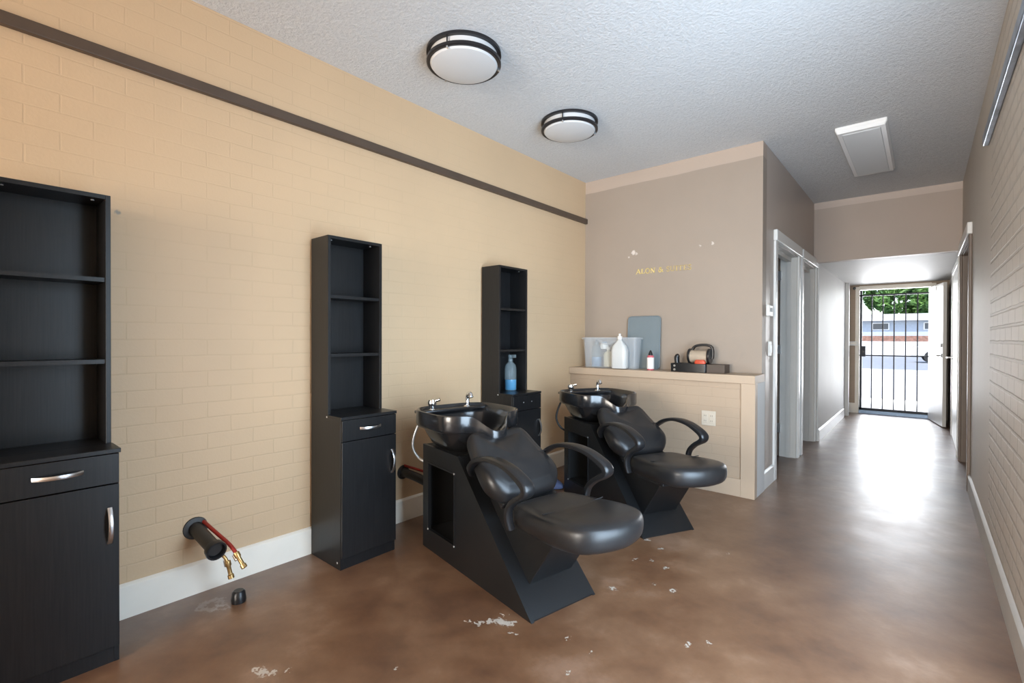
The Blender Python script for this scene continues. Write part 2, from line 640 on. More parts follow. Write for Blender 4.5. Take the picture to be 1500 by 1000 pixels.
struct('floor', MB().box((-0.2, YF - 0.2, -0.12), (4.9, YD + 0.16, 0)), M['floor'])
struct('ceiling', MB().box((-0.2, YF - 0.2, ZC), (4.9, YD + 0.2, ZC + 0.2)), M['ceiling'])
struct('ceiling_hall', MB().box((XC + 0.02, YS + 0.10, ZL), (XR, YD, ZL + 0.1)), M['white_wall'])
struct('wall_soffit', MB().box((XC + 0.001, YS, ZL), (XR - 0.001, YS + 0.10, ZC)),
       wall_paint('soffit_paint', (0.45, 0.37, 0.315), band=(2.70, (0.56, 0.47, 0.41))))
struct('wall_left', MB().box((-0.2, YF - 0.2, 0), (0, YD + 0.2, ZC)), M['wall_left'])
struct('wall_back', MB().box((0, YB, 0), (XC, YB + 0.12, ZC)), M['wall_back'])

# hall wall with two door openings
T = 0.15
D1, D2, DH = (4.62, 5.58), (5.80, 6.62), 2.04
mb = MB()
mb.box((XC - T, YB + 0.12, 0), (XC, D1[0], ZC))
mb.box((XC - T, D1[0], DH), (XC, D1[1], ZC))
mb.box((XC - T, D1[1], 0), (XC, D2[0], ZC))
mb.box((XC - T, D2[0], DH), (XC, D2[1], ZC))
mb.box((XC - T, D2[1], 0), (XC, D2[1] + 0.04, ZC))
struct('wall_hall', mb, M['wall_hall'])
struct('wall_hall_end', MB().box((XE - T, D2[1] + 0.04, 0), (XE, YD, ZC)), M['white_wall'])
struct('wall_partition', MB().box((0, 5.66, 0), (XC - T, 5.74, ZC)), M['wall_hall'])

# right wall: shop window beside the camera, two doorways along the hall
W0, W1, WZ0, WZ1 = 0.72, 2.32, 0.10, 2.28
A0, A1 = 5.30, 6.50
B0, B1 = 6.80, 8.15
mb = MB()
mb.box((XR, YF - 0.2, 0), (XR + 0.14, W0, ZC))
mb.box((XR, W0, 0), (XR + 0.14, W1, WZ0))
mb.box((XR, W0, WZ1), (XR + 0.14, W1, ZC))
mb.box((XR, W1, 0), (XR + 0.14, A0, ZC))
mb.box((XR, A0, DH), (XR + 0.14, A1, ZC))
mb.box((XR, A1, 0), (XR + 0.14, YD + 0.2, ZC))
struct('wall_right', mb, M['wall_right'])
struct('wall_side_room', MB().box((4.6, 4.0, 0), (4.7, YD, ZC)).box((XR + 0.14, 4.0, 0), (4.6, 4.1, ZC)).box((XR + 0.14, 7.2, 0), (4.6, 7.3, ZC)), M['door_brown'])
w = struct('window_1', MB().box((XR + 0.03, W0, WZ0), (XR + 0.10, W0 + .05, WZ1)).box((XR + 0.03, W1 - .05, WZ0), (XR + 0.10, W1, WZ1))
           .box((XR + 0.03, W0, WZ0), (XR + 0.10, W1, WZ0 + .05)).box((XR + 0.03, W0, WZ1 - .05), (XR + 0.10, W1, WZ1)), M['bronze'])
MB().box((XR + 0.055, W0 + .04, WZ0 + .04), (XR + 0.06, W1 - .04, WZ1 - .04)).build('pane', M['pane'], w)

# front wall with the storefront window behind the camera
mb = MB()
mb.box((0, YF - 0.15, 0), (0.2, YF, ZC)).box((2.7, YF - 0.15, 0), (XR, YF, ZC)).box((0.2, YF - 0.15, 2.5), (2.7, YF, ZC)).box((0.2, YF - 0.15, 0), (2.7, YF, 0.4))
struct('wall_front', mb, M['wall_hall'])
mb = MB()
for x in (0.2, 1.0, 1.85, 2.65):
    mb.box((x, YF - 0.1, 0.4), (x + 0.05, YF - 0.04, 2.5))
mb.box((0.2, YF - 0.1, 0.4), (2.7, YF - 0.04, 0.45)).box((0.2, YF - 0.1, 2.45), (2.7, YF - 0.04, 2.5))
w = struct('window_2', mb, M['bronze'])
MB().box((0.22, YF - 0.075, 0.42), (2.68, YF - 0.07, 2.48)).build('pane', M['pane'], w)

# end wall around the gate
GX0, GX1, GZ = 1.80, 2.69, 2.0
mb = MB().box((XE - T, YD, 0), (GX0, YD + 0.14, ZC)).box((GX1, YD, 0), (XR + .14, YD + 0.14, ZC)).box((GX0, YD, GZ), (GX1, YD + 0.14, ZC))
struct('wall_end', mb, M['wall_half'])

# baseboards
BT, BH = 0.016, 0.147
def base_profile(h=BH):
    return [(0, 0), (BT, 0), (BT, h - .012), (BT * .5, h - .003), (0, h)]
struct('baseboard_left', MB().prism(base_profile(), YF, YB, 'y'), M['trim'])
struct('baseboard_hall', MB().prism([(XC + a, b) for a, b in base_profile(.14)], 3.93, D1[0] - .07, 'y'), M['trim_white'])
struct('baseboard_end', MB().prism([(XE + a, b) for a, b in base_profile(.14)], D2[1] + .05, 9.0, 'y'), M['trim_white'])
struct('baseboard_gate', MB().box((XE, YD - .016, 0), (GX0 - .05, YD, .16)), M['trim'])
struct('baseboard_right', MB().prism([(XR - a, b) for a, b in base_profile(.14)], YF, A0 - .06, 'y').prism([(XR - a, b) for a, b in base_profile(.14)], A1 + .08, B0 - .06, 'y'), M['trim_dull'])

# half wall with a ledge, in front of the back wall
HY, HX, HZ = 3.93, 1.648, 0.925
struct('wall_half', MB().box((0, HY, 0), (HX - .03, YB, HZ - .03)), M['wall_half'])
struct('trim_1', MB().box((0, HY - 0.026, HZ - .062), (HX, YB, HZ)), M['half_trim'], bevel=.003)
struct('trim_2', MB().box((HX - .10, HY - 0.018, 0), (HX, HY + .05, HZ - .06)), M['half_trim'], bevel=.002)
struct('trim_3', MB().box((HX - .03, HY + .05, 0), (HX - .002, YB + .02, HZ - .06)), M['white_wall'])
struct('baseboard_half', MB().box((0, HY - 0.016, 0), (HX - .10, HY, .135)), M['half_trim'], bevel=.003)

# door casings along the hall
def casing(n, y0, y1, x, sgn, mat_j, mat_c, h=DH, t=T, depth=0.02):
    j = MB()
    j.box((x - sgn * t, y0, 0), (x, y0 + .02, h)).box((x - sgn * t, y1 - .02, 0), (x, y1, h)).box((x - sgn * t, y0, h - .02), (x, y1, h)) if sgn > 0 else \
        j.box((x, y0, 0), (x + t, y0 + .02, h)).box((x, y1 - .02, 0), (x + t, y1, h)).box((x, y0, h - .02), (x + t, y1, h))
    o = struct('door_%d' % n, j, mat_j)
    c = MB()
    xs = sorted((x, x + sgn * depth))
    c.box((xs[0], y0 - .065, 0), (xs[1], y0 + .008, h - .008)).box((xs[0], y1 - .008, 0), (xs[1], y1 + .065, h - .008))
    c.build('casing', mat_c, o, bevel=.004)
    xh = sorted((x, x + sgn * (depth + .012)))
    MB().box((xh[0], y0 - .075, h - .008), (xh[1], y1 + .075, h + .085)).build('head_casing', M['trim_white'], o, bevel=.006)
    xs2 = sorted((x - sgn * .09, x - sgn * .05))
    MB().box((xs2[0], y0 + .02, h - .06), (xs2[1], y1 - .02, h - .02)).box((xs2[0], y1 - .032, 0), (xs2[1], y1 - .02, h - .06)).build('stop', mat_j, o)
    return o


d1 = casing(1, D1[0], D1[1], XC, 1, M['door_grey'], M['trim_white'])
MB().box((XC - T - .80, D1[1] - .045, .01), (XC - T - .005, D1[1] - .005, DH - .03)).build('door_leaf', M['door_brown'], d1)
for z in (.25, 1.05, 1.80):
    MB().box((XC - T - .012, D1[1] - .058, z), (XC - T + .012, D1[1] - .02, z + .09)).build('hinge', M['brushed'], d1)
d2 = casing(2, D2[0], D2[1], XC, 1, M['door_grey'], M['trim_white'])
MB().box((XC - .10, D2[1] - .024, .98), (XC - .07, D2[1] - .018, 1.06)).build('strike_plate', M['brushed'], d2)
MB().box((XC - T - .78, D2[1] - .045, .01), (XC - T - .005, D2[1] - .005, DH - .03)).build('door_leaf', M['door_grey'], d2)
d3 = casing(3, A0, A1, XR, -1, M['door_brown'], M['door_brown'], t=.14)


def lever(parent, loc, d, side, name='lever_handle'):
    """lever handle on a leaf whose outward normal is d and whose lever points along side"""
    loc, d, side = Vector(loc), Vector(d).normalized(), Vector(side).normalized()
    m = MB()
    m.tube([loc, loc + d * .012], .027, 16)
    m.tube([loc + d * .01, loc + d * .055], .010, 10)
    m.tube([loc + d * .05, loc + d * .055 + side * .05, loc + d * .05 + side * .11], [.009, .009, .007], 10, sub=3)
    return m.build(name, M['brushed'], parent)


# white flush door in the right wall, far down the hall
d4 = struct('door_4', MB().box((XR - .012, B0, .01), (XR + .001, B1, 1.99)), M['door_white'], bevel=.002)
MB().box((XR - .022, B0 - .06, 0), (XR, B0 + .004, 2.0)).box((XR - .022, B1 - .004, 0), (XR, B1 + .06, 2.0)).box((XR - .022, B0 - .06, 1.99), (XR, B1 + .06, 2.06)).build('casing', M['trim_white'], d4, bevel=.004)
lever(d4, (XR - .012, B1 - .12, .98), (-1, 0, 0), (0, -1, 0))
# flat brown sheet beyond it, the wall's shade put into its colour
struct('wall_shade_sheet', MB().box((XR - .006, 8.25, 0), (XR, YD, 2.0)), M['door_brown'])

# open back door leaf, hinged on the gate's right jamb and swung into the hall
lf = thing('door_5', 'white back door standing open against the hall wall', 'door', (GX1 + .005, YD - .03, 0), R(-80))
lf['kind'] = 'structure'
MB().box((0, -.04, .012), (.83, 0, 1.98)).build('door_leaf', M['door_white'], lf, bevel=.002)
lever(lf, (.77, -.04, .98), (0, -1, 0), (-1, 0, 0))
MB().tube([(.77, -.04, 1.12), (.77, -.058, 1.12)], .024, 16).build('deadbolt', M['brushed'], lf)
MB().box((.1, -.052, 1.90), (.45, -.04, 1.96)).build('door_closer', M['brushed'], lf)

# trim at the corner of the end wall
struct('trim_5', MB().box((XE, 9.18, 0), (XE + .05, 9.26, ZL)), M['trim_white'], bevel=.004)
struct('trim_6', MB().box((GX0 - .05, YD - .02, 0), (GX0, YD + .02, GZ + .05)).box((GX1, YD - .02, 0), (GX1 + .05, YD + .02, GZ + .05)).box((GX0, YD - .02, GZ), (GX1, YD + .02, GZ + .06)), M['trim'], bevel=.003)

# ------------------------------------------------------------------ security gate
g = thing('security_gate', 'dark barred metal gate closing the back doorway at the hall end', 'gate', ((GX0 + GX1) / 2, YD + .07, 0))
gw = (GX1 - GX0) / 2
MB().box((-gw + .005, -.02, .05), (-gw + .035, .02, GZ - .01)).box((gw - .035, -.02, .05), (gw - .005, .02, GZ - .01)).box((-gw, -.02, GZ - .10), (gw, .02, GZ - .075)) \
    .box((-gw, -.02, .05), (gw, .02, .09)).box((-gw, -.015, .93), (gw, .015, .95)).build('gate_frame', M['iron'], g, bevel=.002)
for k in range(5):
    x = -gw + .02 + (k + 1) * (2 * gw - .04) / 6
    MB().box((x - .008, -.008, .08), (x + .008, .008, GZ - .08)).build('bar', M['iron'], g)
lk = MB().box((-gw + .01, -.05, .92), (-gw + .085, -.02, 1.09)).build('lock_box', M['iron'], g, bevel=.004)
MB().tube([(-gw + .05, -.05, 1.0), (-gw + .05, -.07, 1.0)], .016, 14).build('cylinder_knob', M['blackplastic'], lk)
MB().box((-gw, -.04, 0), (gw, .06, .05)).build('threshold', M['threshold'], g)

# ------------------------------------------------------------------ world outside the back door
struct('ground', MB().box((-60, YD + .16, -.14), (60, 25, -.02)), M['concrete'])
struct('ground_road', MB().box((-60, 25, -.16), (60, 120, -.03)), M['asphalt'])
struct('ground_front', MB().box((-60, -60, -.16), (60, YF - .2, -.03)), M['concrete'])
b = thing('low_building', 'long low blue-grey building with white roof edge across the lot behind the gate', 'building', (0, 52, 0))
MB().box((-14, 0, -.03), (16, 8, 2.85)).build('wall', M['bldg_grey'], b)
MB().box((-14.5, -.6, 2.78), (16.5, 8.4, 3.32)).build('roof', M['block_white'], b)
MB().box((-14, -.04, 0.9), (16, 0, 1.5)).build('brick_band', M['brickband'], b)
for x in (-10, -5.6, -.2, 3.2, 8.5):
    wd = MB().box((x - .6, -.06, 2.0), (x + .6, -.01, 2.6)).build('window', M['block_white'], b)
    MB().box((x - .52, -.08, 2.06), (x + .52, -.05, 2.54)).build('pane', M['dark_glass'], wd)
tag(MB().box((-14, 45, -.03), (16, 45.25, 1.05)).build('block_wall', M['block_white']), 'low white block wall between the road and the long low building', 'wall')


def car(name, label, loc, rz, mat):
    c = thing(name, label, 'car', loc, rz, None)
    prof = [(-2.2, .35), (-2.25, .7), (-2.0, .92), (-1.45, .98), (-.85, 1.42), (.75, 1.45), (1.35, 1.02), (2.1, .88), (2.28, .62), (2.22, .33)]
    MB().prism(prof, -.85, .85, 'y').build('body', mat, c, bevel=.08, seg=3)
    MB().prism([(-1.3, 1.0), (-.8, 1.36), (.7, 1.38), (1.18, 1.02)], -.86, .86, 'y').build('side_window', M['dark_glass'], c)
    for x in (-1.4, 1.45):
        for s in (-1, 1):
            MB().lathe([(.2, -.1), (.33, -.1), (.33, .1), (.2, .1)], (x, s * .78, .33), 20, 'y').build('wheel', M['tire'], c)
    return c


car('parked_car', 'white car parked on the lot, seen through the gate bars', (4.3, 34, -.03), R(4), M['car_white'])

t = thing('street_tree', 'dense green tree rising behind the long low building', 'tree', (2.4, 66, 0))
MB().tube([(0, 0, -.1), (.1, 0, 2.5), (0, 0, 5)], [.45, .35, .2], 12).build('trunk', M['bark'], t)
m = MB()
rnd = random.Random(11)
blobs = []
for _ in range(46):
    a, h = rnd.uniform(0, 2 * PI), rnd.uniform(2.6, 9.5)
    q = rnd.uniform(0, 6.0) * (1 - abs(h - 5.0) / 7)
    blobs.append((q * math.cos(a), q * math.sin(a) * .6, h, rnd.uniform(.9, 1.7)))
for bx, by, bz, br in blobs:
    for _ in range(260):
        d = Vector((rnd.gauss(0, 1), rnd.gauss(0, 1), rnd.gauss(0, 1))).normalized() * br * rnd.uniform(.75, 1.08)
        p = Vector((bx, by, bz)) + d
        u = Vector((rnd.gauss(0, 1), rnd.gauss(0, 1), rnd.gauss(0, 1))).normalized()
        v = u.orthogonal().normalized()
        s = rnd.uniform(.2, .42)
        vs = [m.bm.verts.new(p + u * s), m.bm.verts.new(p + v * s * .5), m.bm.verts.new(p - u * s), m.bm.verts.new(p - v * s * .5)]
        m.bm.faces.new(vs)
m.build('foliage', M['leaf_dark'], t, smooth=False)

# ------------------------------------------------------------------ styling cabinets
CW, CD, CH, HD, BZ = 0.335, 0.303, 1.745, 0.178, 0.79
PT = 0.016


def pull(parent, p0, p1, out=.026):
    """bow handle between two points, bulging along +x"""
    p0, p1 = Vector(p0), Vector(p1)
    pts, ws, ts = [], [], []
    for k in range(9):
        s = k / 8
        p = p0.lerp(p1, s)
        p.x += out * math.sin(PI * s) ** .7 + .001
        pts.append(p)
        ws.append(.0075)
        ts.append(.004)
    lat = Vector((1, 0, 0)).cross(p1 - p0)
    return MB().ribbon(pts, lat, ws, ts, 10).build('handle', M['brushed'], parent)


def make_cabinet(label, loc, holes=False):
    c = thing('styling_cabinet', label, 'cabinet', loc, 0, 'black salon styling cabinets along the tan brick wall')
    Lp = [(0, 0), (CD, 0), (CD, BZ - .016), (HD, BZ - .016), (HD, CH), (0, CH)]
    MB().prism(Lp, 0, PT, 'y').build('side_panel', M['wood'], c, bevel=.001)
    MB().prism(Lp, CW - PT, CW, 'y').build('side_panel', M['wood'], c, bevel=.001)
    MB().box((0.004, PT, .06), (.010, CW - PT, CH - PT)).build('back_panel', M['wood'], c)
    MB().box((0.002, PT, CH - PT), (HD, CW - PT, CH)).build('top_panel', M['wood'], c)
    for z in (1.105, 1.42):
        MB().box((0.010, PT, z - PT / 2), (HD - .008, CW - PT, z + PT / 2)).build('shelf', M['wood'], c)
    MB().box((HD, -.004, BZ - .016), (CD + .014, CW + .004, BZ)).box((0.010, PT, BZ - .016), (HD, CW - PT, BZ)).build('counter_top', M['wood'], c, bevel=.0015)
    MB().box((CD - .02, PT, 0), (CD - .002, CW - PT, .058)).build('kick_board', M['wood'], c)
    dr = MB().box((CD, .002, .664), (CD + .015, CW - .002, BZ - .018)).build('drawer', M['wood'], c, bevel=.0015)
    mid = CW / 2
    if holes:
        for dy in (-.048, .048):
            MB().tube([(CD + .0145, mid + dy, .722), (CD + .0165, mid + dy, .722)], .004, 10).build('screw_hole', M['screw'], dr)
    else:
        pull(dr, (CD + .015, mid - .064, .722), (CD + .015, mid + .064, .722))
    do = MB().box((CD, .002, .062), (CD + .015, CW - .002, .660)).build('door', M['wood'], c, bevel=.0015)
    pull(do, (CD + .015, CW - .03, .448), (CD + .015, CW - .03, .576))
    for p, q in (((HD - .05, PT + .03, CH - PT - .002), (HD - .05, PT + .03, CH - PT + .001)), ((HD - .05, CW - PT - .03, CH - PT - .002), (HD - .05, CW - PT - .03, CH - PT + .001)),
                 ((CD - .03, -.0015, .032), (CD - .03, .001, .032)), ((HD - .01, -.0015, BZ - .012), (HD - .01, .001, BZ - .012))):
        MB().tube([p, q], .0055, 10).build('screw_cap', M['screw'], c)
    return c


make_cabinet('tall black cabinet next to the capped pipe stub, cut off by the photo edge', (0.021, .088, 0))
make_cabinet('tall black cabinet with full doors and both handles, standing between pipe stub and shampoo chair', (0.017, 1.322, 0))
make_cabinet('tall black cabinet without a drawer handle, a blue bottle in its lowest hutch bay', (0.017, 2.68, 0), holes=True)


# ------------------------------------------------------------------ shampoo chairs
def cushion(outline, prof, frame):
    """rounded pad: outline in (a,b), prof = list of (inset, height); frame maps (a,b,h) to xyz"""
    cx = sum(p[0] for p in outline) / len(outline)
    cy = sum(p[1] for p in outline) / len(outline)
    mb = MB()
    rings = []
    for ins, h in prof:
        ring = []
        for i, (a, b_) in enumerate(outline):
            pa, pn = Vector(outline[i - 1]), Vector(outline[(i + 1) % len(outline)])
            tg = (pn - pa).normalized()
            nm = Vector((tg.y, -tg.x))
            if nm.dot(Vector((a - cx, b_ - cy))) < 0:
                nm = -nm
            if ins < .09:
                q = Vector((a, b_)) - nm * ins
            else:
                q = Vector((cx, cy)).lerp(Vector((a, b_)), 1 - ins)
            ring.append(frame(q.x, q.y, h))
        rings.append(ring)
    mb.loft(rings)
    return mb


def smooth_outline(ctrl, sub=6):
    n = len(ctrl)
    out = []
    for i in range(n):
        p0, p1, p2, p3 = (Vector(ctrl[(i + k) % n]) for k in (-1, 0, 1, 2))
        for k in range(sub):
            t = k / sub
            q = 0.5 * ((2 * p1) + (p2 - p0) * t + (2 * p0 - 5 * p1 + 4 * p2 - p3) * t * t + (3 * p1 - p0 - 3 * p2 + p3) * t ** 3)
            out.append((q.x, q.y))
    return out


VW = .39                # width of the base, local y from 0 to VW; local x forward, x = 0 at the front foot


def make_chair(label, loc, rz, hose_mat):
    c = thing('shampoo_chair', label, 'shampoo chair', loc, rz, 'black shampoo bowl chairs')
    mid = VW / 2
    # base: hollow box with a sloping front and an opening in each side panel
    prof = [(-.98, 0), (0, 0), (-.60, .588), (-.98, .588)]
    for y0, y1 in ((0, .016), (VW - .016, VW)):
        s = MB()
        hx0, hx1, hz0, hz1 = -.912, -.634, .115, .487
        outer = [(-.98, 0), (0, 0), (-.60, .588), (-.98, .588)]
        vs = {}
        def V(x, z, y):
            return s.bm.verts.new((x, y, z))
        o0 = [V(x, z, y0) for x, z in outer]
        o1 = [V(x, z, y1) for x, z in outer]
        hole = [(hx0, hz0), (hx1, hz0), (hx1, hz1), (hx0, hz1)]
        h0 = [V(x, z, y0) for x, z in hole]
        h1 = [V(x, z, y1) for x, z in hole]
        for i in range(4):
            j = (i + 1) % 4
            s.bm.faces.new((o0[i], o0[j], h0[j], h0[i]))
            s.bm.faces.new((o1[i], o1[j], h1[j], h1[i]))
            s.bm.faces.new((o0[i], o0[j], o1[j], o1[i]))
            s.bm.faces.new((h0[i], h0[j], h1[j], h1[i]))
        sp = s.build('side_panel', M['base_panel'], c, smooth=False)
        rim = MB()
        ya, yb = (y0 - .003, y0 + .002) if y0 == 0 else (y1 - .002, y1 + .003)
        rim.box((hx0 - .01, ya, hz0 - .01), (hx1 + .01, yb, hz0)).box((hx0 - .01, ya, hz1), (hx1 + .01, yb, hz1 + .01))
        rim.box((hx0 - .01, ya, hz0), (hx0, yb, hz1)).box((hx1, ya, hz0), (hx1 + .01, yb, hz1))
        rim.build('opening_trim', M['blackplastic'], sp)
        yo = -.003 if y0 == 0 else VW + .003
        for x, z in ((hx0 - .002, hz0 + .0), (hx1 + .006, hz0 - .004), (hx1 + .006, hz1 + .004)):
            MB().lathe([(.0, -.002), (.005, -.002), (.005, .002), (.0, .002)], (x, yo, z), 10, 'y', False, False).build('screw', M['screw'], sp)
    # sloped front board, back board, floor and shelf inside
    MB().prism([(-.006, .006), (-.600, .586), (-.612, .572), (-.02, 0), (-.006, 0)], .016, VW - .016, 'y').build('front_board', M['base_panel'], c, smooth=False)
    MB().box((-.978, .016, .0), (-.965, VW - .016, .586)).box((-.965, .016, .573), (-.61, VW - .016, .588)).box((-.965, .016, .09), (-.15, VW - .016, .105)).build('inner_board', M['dark_interior'], c)
    # pedestal carrying the seat
    py0, py1 = .075, VW - .055
    MB().prism([(-.105, .100), (.085, .375), (-.10, .385), (-.40, .54), (-.535, .60), (-.55, .54)], py0, py1, 'y').build('pedestal', M['base_panel'], c, bevel=.003)
    # seat
    ms = mid - .022
    so = [(-.145, -.14), (-.105, -.19), (.0, -.217), (.12, -.237), (.205, -.234), (.275, -.203), (.322, -.12), (.342, 0), (.322, .12), (.275, .203), (.205, .234), (.12, .237), (.0, .217), (-.105, .19), (-.145, .14), (-.155, 0)]
    so = smooth_outline(so, 5)

    def sf(a, b_, h):
        tilt = .075 * (a + .10)
        dish = -.012 * math.exp(-((a - .07) / .07) ** 2) * (h > .0) * max(0, 1 - (abs(b_) / .22) ** 2)
        return (a * 1.10 + .008, ms - .016 + b_ * .875, .446 + h + tilt + dish)
    sprof = [(.40, -.086), (.045, -.084), (.018, -.075), (.004, -.055), (0, -.025), (.002, 0), (.008, .014), (.020, .025), (.045, .031), (.22, .034), (.5, .036), (.8, .037), (.97, .037)]
    seat = cushion(so, sprof, sf).build('seat', M['leather'], c, subsurf=1)
    sm = MB().tube([sf(.075 - .012 * math.sin(PI * k / 12), -.205 + .41 * k / 12, .0345) for k in range(13)], .0022, 6)
    sm.build('seam', M['leather'], seat)
    rim_pts = [sf(a, b_, -.064) for a, b_ in so]
    MB().box((-.10, ms - .14, .345), (.13, ms + .14, .372)).build('seat_pan', M['blackplastic'], c, bevel=.004)
    # backrest, leaning back under the bowl
    ang = R(40)
    ox, oz = -.215, .422
    ux, uz = -math.cos(ang), math.sin(ang)        # along the back, upwards
    nx, nz = math.sin(ang), math.cos(ang)         # out of its face

    def bf(a, b_, h):
        lump = .020 * math.exp(-((a - .13) / .09) ** 2) * (h > .015)
        sm_ = min(1, max(0, (a - .27) / .13))
        k = h + lump - .052 * max(0, h) / .075 * math.exp(-(abs(b_) / .115) ** 4) * sm_ * sm_ * (3 - 2 * sm_)
        return (ox + ux * a + nx * k, ms + b_ * .96, oz + uz * a + nz * k)
    bo = [(.012, -.11), (.03, -.17), (.10, -.222), (.20, -.222), (.31, -.205), (.385, -.185), (.42, -.14), (.428, 0), (.42, .14), (.385, .185), (.31, .205), (.20, .222), (.10, .222), (.03, .17), (.012, .11), (.004, 0)]
    bo = smooth_outline(bo, 5)
    bprof = [(.5, -.028), (.05, -.028), (.02, -.022), (.004, -.004), (0, .018), (.004, .040), (.014, .056), (.032, .066), (.06, .070), (.25, .073), (.55, .075), (.97, .075)]
    back = cushion(bo, bprof, bf).build('backrest', M['leather'], c, subsurf=1)
    MB().tube([bf(.215, -.205 + .41 * k / 12, .072) for k in range(13)], .0022, 6).build('seam', M['leather'], back)
    bs = MB()
    bs.prism([(ox + ux * a + nx * k, oz + uz * a + nz * k) for a, k in ((.03, -.06), (.03, -.02), (.38, -.02), (.38, -.06))], ms - .13, ms + .13, 'y')
    bs.build('back_support', M['blackplastic'], c, bevel=.004)
    # arms
    path = [(-.43, .535), (-.39, .585), (-.31, .637), (-.20, .662), (-.08, .655), (.015, .622), (.052, .594), (.040, .566), (-.02, .530), (-.065, .488), (-.080, .440), (-.080, .385)]
    ws = [.016, .020, .025, .028, .030, .031, .031, .028, .023, .020, .019, .019]
    ts = [.012, .012, .012, .012, .014, .018, .020, .016, .013, .012, .012, .012]
    for s in (-1, 1):
        pts = []
        for k, (x, z) in enumerate(path):
            off = .250 if 2 <= k <= 7 else {0: .205, 1: .238, 8: .25, 9: .25, 10: .247, 11: .232}[k]
            pts.append((x, ms + s * (off - .010), z))
        MB().ribbon(pts, (0, 1, 0), ws, ts, 14, sub=4).build('armrest', M['blackplastic'], c)
    # wash bowl
    bc = (-.798, mid - .010)
    A, B = .235, .262
    N = 72

    def outl(th):
        ct, st = math.cos(th), math.sin(th)
        p = 3.6
        r = (abs(ct) ** p + abs(st) ** p) ** (-1 / p)
        return ct * r, st * r
    rings_def = [  # (scale, z, dip weight, pushes out with the lip)
        (.42, .578, 0, 0), (.58, .585, 0, 0), (.70, .615, .05, 0), (.79, .655, .2, 0), (.85, .690, .5, .1), (.885, .712, .75, .4),
        (.965, .704, .80, .9), (.985, .708, .80, 1), (1.0, .720, .82, 1), (1.0, .786, 1, 1), (.992, .794, 1, 1), (.972, .797, 1, 1), (.945, .792, 1, .95),
        (.90, .770, 1, .6), (.86, .735, .55, .15), (.80, .690, .12, 0), (.68, .650, 0, 0), (.45, .632, 0, 0), (.18, .626, 0, 0), (.03, .624, 0, 0)]
    rings = []
    for sc_, z, wdip, lip in rings_def:
        ring = []
        for k in range(N):
            th = 2 * PI * k / N
            x, y = outl(th)
            yy = y * B * sc_
            front = 1 if x > .3 else 0
            d = math.exp(-(abs(yy) / .088) ** 3.2) * front
            xx = x * A * sc_
            if x > 0:
                xx += lip * d * .088
            ring.append((bc[0] + xx, bc[1] + yy, z - .078 * d * wdip))
        rings.append(ring)
    bowl = MB().loft(rings).build('bowl', M['porcelain'], c)
    MB().lathe([(.0, .0), (.03, .0), (.03, .006), (.0, .004)], (bc[0] - .02, bc[1], .626), 20, 'z', False, False).build('drain', M['chrome'], bowl)
    # back deck with taps
    MB().box((bc[0] - A * .93, bc[1] - B * .86, .762), (bc[0] - A * .60, bc[1] + B * .86, .782)).build('tap_deck', M['porcelain'], bowl, bevel=.008, seg=3)
    tx = bc[0] - A * .76
    kn = (tx, bc[1] - .13, .772)
    m = MB().lathe([(.022, 0), (.022, .008), (.013, .012), (.013, .03), (.024, .034), (.027, .05), (.022, .066), (.0, .07)], kn, 20, 'z', True, False)
    m.tube([(kn[0], kn[1], kn[2] + .055), (kn[0] + .03, kn[1] + .035, kn[2] + .068)], [.008, .010], 10)
    m.build('mixer_tap', M['chrome'], c)
    sp = (tx, bc[1] + .115, .772)
    m = MB().lathe([(.024, 0), (.024, .01), (.014, .016), (.014, .035)], sp, 20)
    m.tube([(sp[0], sp[1], sp[2] + .03), (sp[0], sp[1], sp[2] + .065), (sp[0] + .012, sp[1], sp[2] + .085), (sp[0] + .032, sp[1], sp[2] + .083), (sp[0] + .042, sp[1], sp[2] + .066)], [.013, .013, .015, .015, .014], 12, sub=4)
    m.build('faucet', M['chrome'], c)
    # hose looping down behind the bowl
    h = MB().tube([(-.985, .11, .60), (-1.04, .03, .70), (-1.065, .0, .66), (-1.075, -.02, .56), (-1.055, .02, .48), (-.99, .09, .45)], .008, 10, sub=5)
    h.build('hose', hose_mat, c)
    return c


def foot(px, py, ang):
    return (px, py, 0), R(ang)


make_chair('black shampoo bowl chair beside the handle-fitted cabinet, its silver hose hanging at the back', (1.352, 1.598, 0), R(-12), M['silver_hose'])
make_chair('black shampoo bowl chair by the half wall, under the ledge with the bottles', (1.331, 2.71, 0), R(-27), M['cable'])

# ------------------------------------------------------------------ ceiling fixtures
for (x, y), lab in (((.668, 1.857), 'round flush ceiling light with dark rim, the one farther from the gold letters wall'),
                    ((.640, 2.936), 'round flush ceiling light with dark rim, the one closer to the gold letters wall')):
    f = thing('ceiling_light', lab, 'ceiling light', (x, y, ZC - .074), 0, 'round flush ceiling lights')
    MB().lathe([(.14, .074), (.182, .072), (.182, .02), (.184, .006), (.176, -.004), (.14, -.012), (.08, -.018), (.0, -.020)], seg=64, cap0=True, cap1=False).build('diffuser', M['opal'], f)
    MB().lathe([(.184, .074), (.203, .074), (.204, .058), (.184, .058)], seg=72, cap0=False, cap1=False).build('upper_ring', M['bronze'], f)
    MB().lathe([(.185, .022), (.203, .022), (.203, .008), (.196, .003), (.185, .004)], seg=72, cap0=False, cap1=False).build('lower_ring', M['bronze'], f)
    for k in range(3):
        a = R(50 + 120 * k)
        MB().tube([(.197 * math.cos(a), .197 * math.sin(a), .02), (.197 * math.cos(a), .197 * math.sin(a), .06)], .004, 8).build('post', M['bronze'], f)
        MB().box((-.006, -.004, -.006), (.006, .004, .008)).build('clip', M['brushed'], f, loc=(.192 * math.cos(a), .192 * math.sin(a), .0), rot=(0, 0, a))

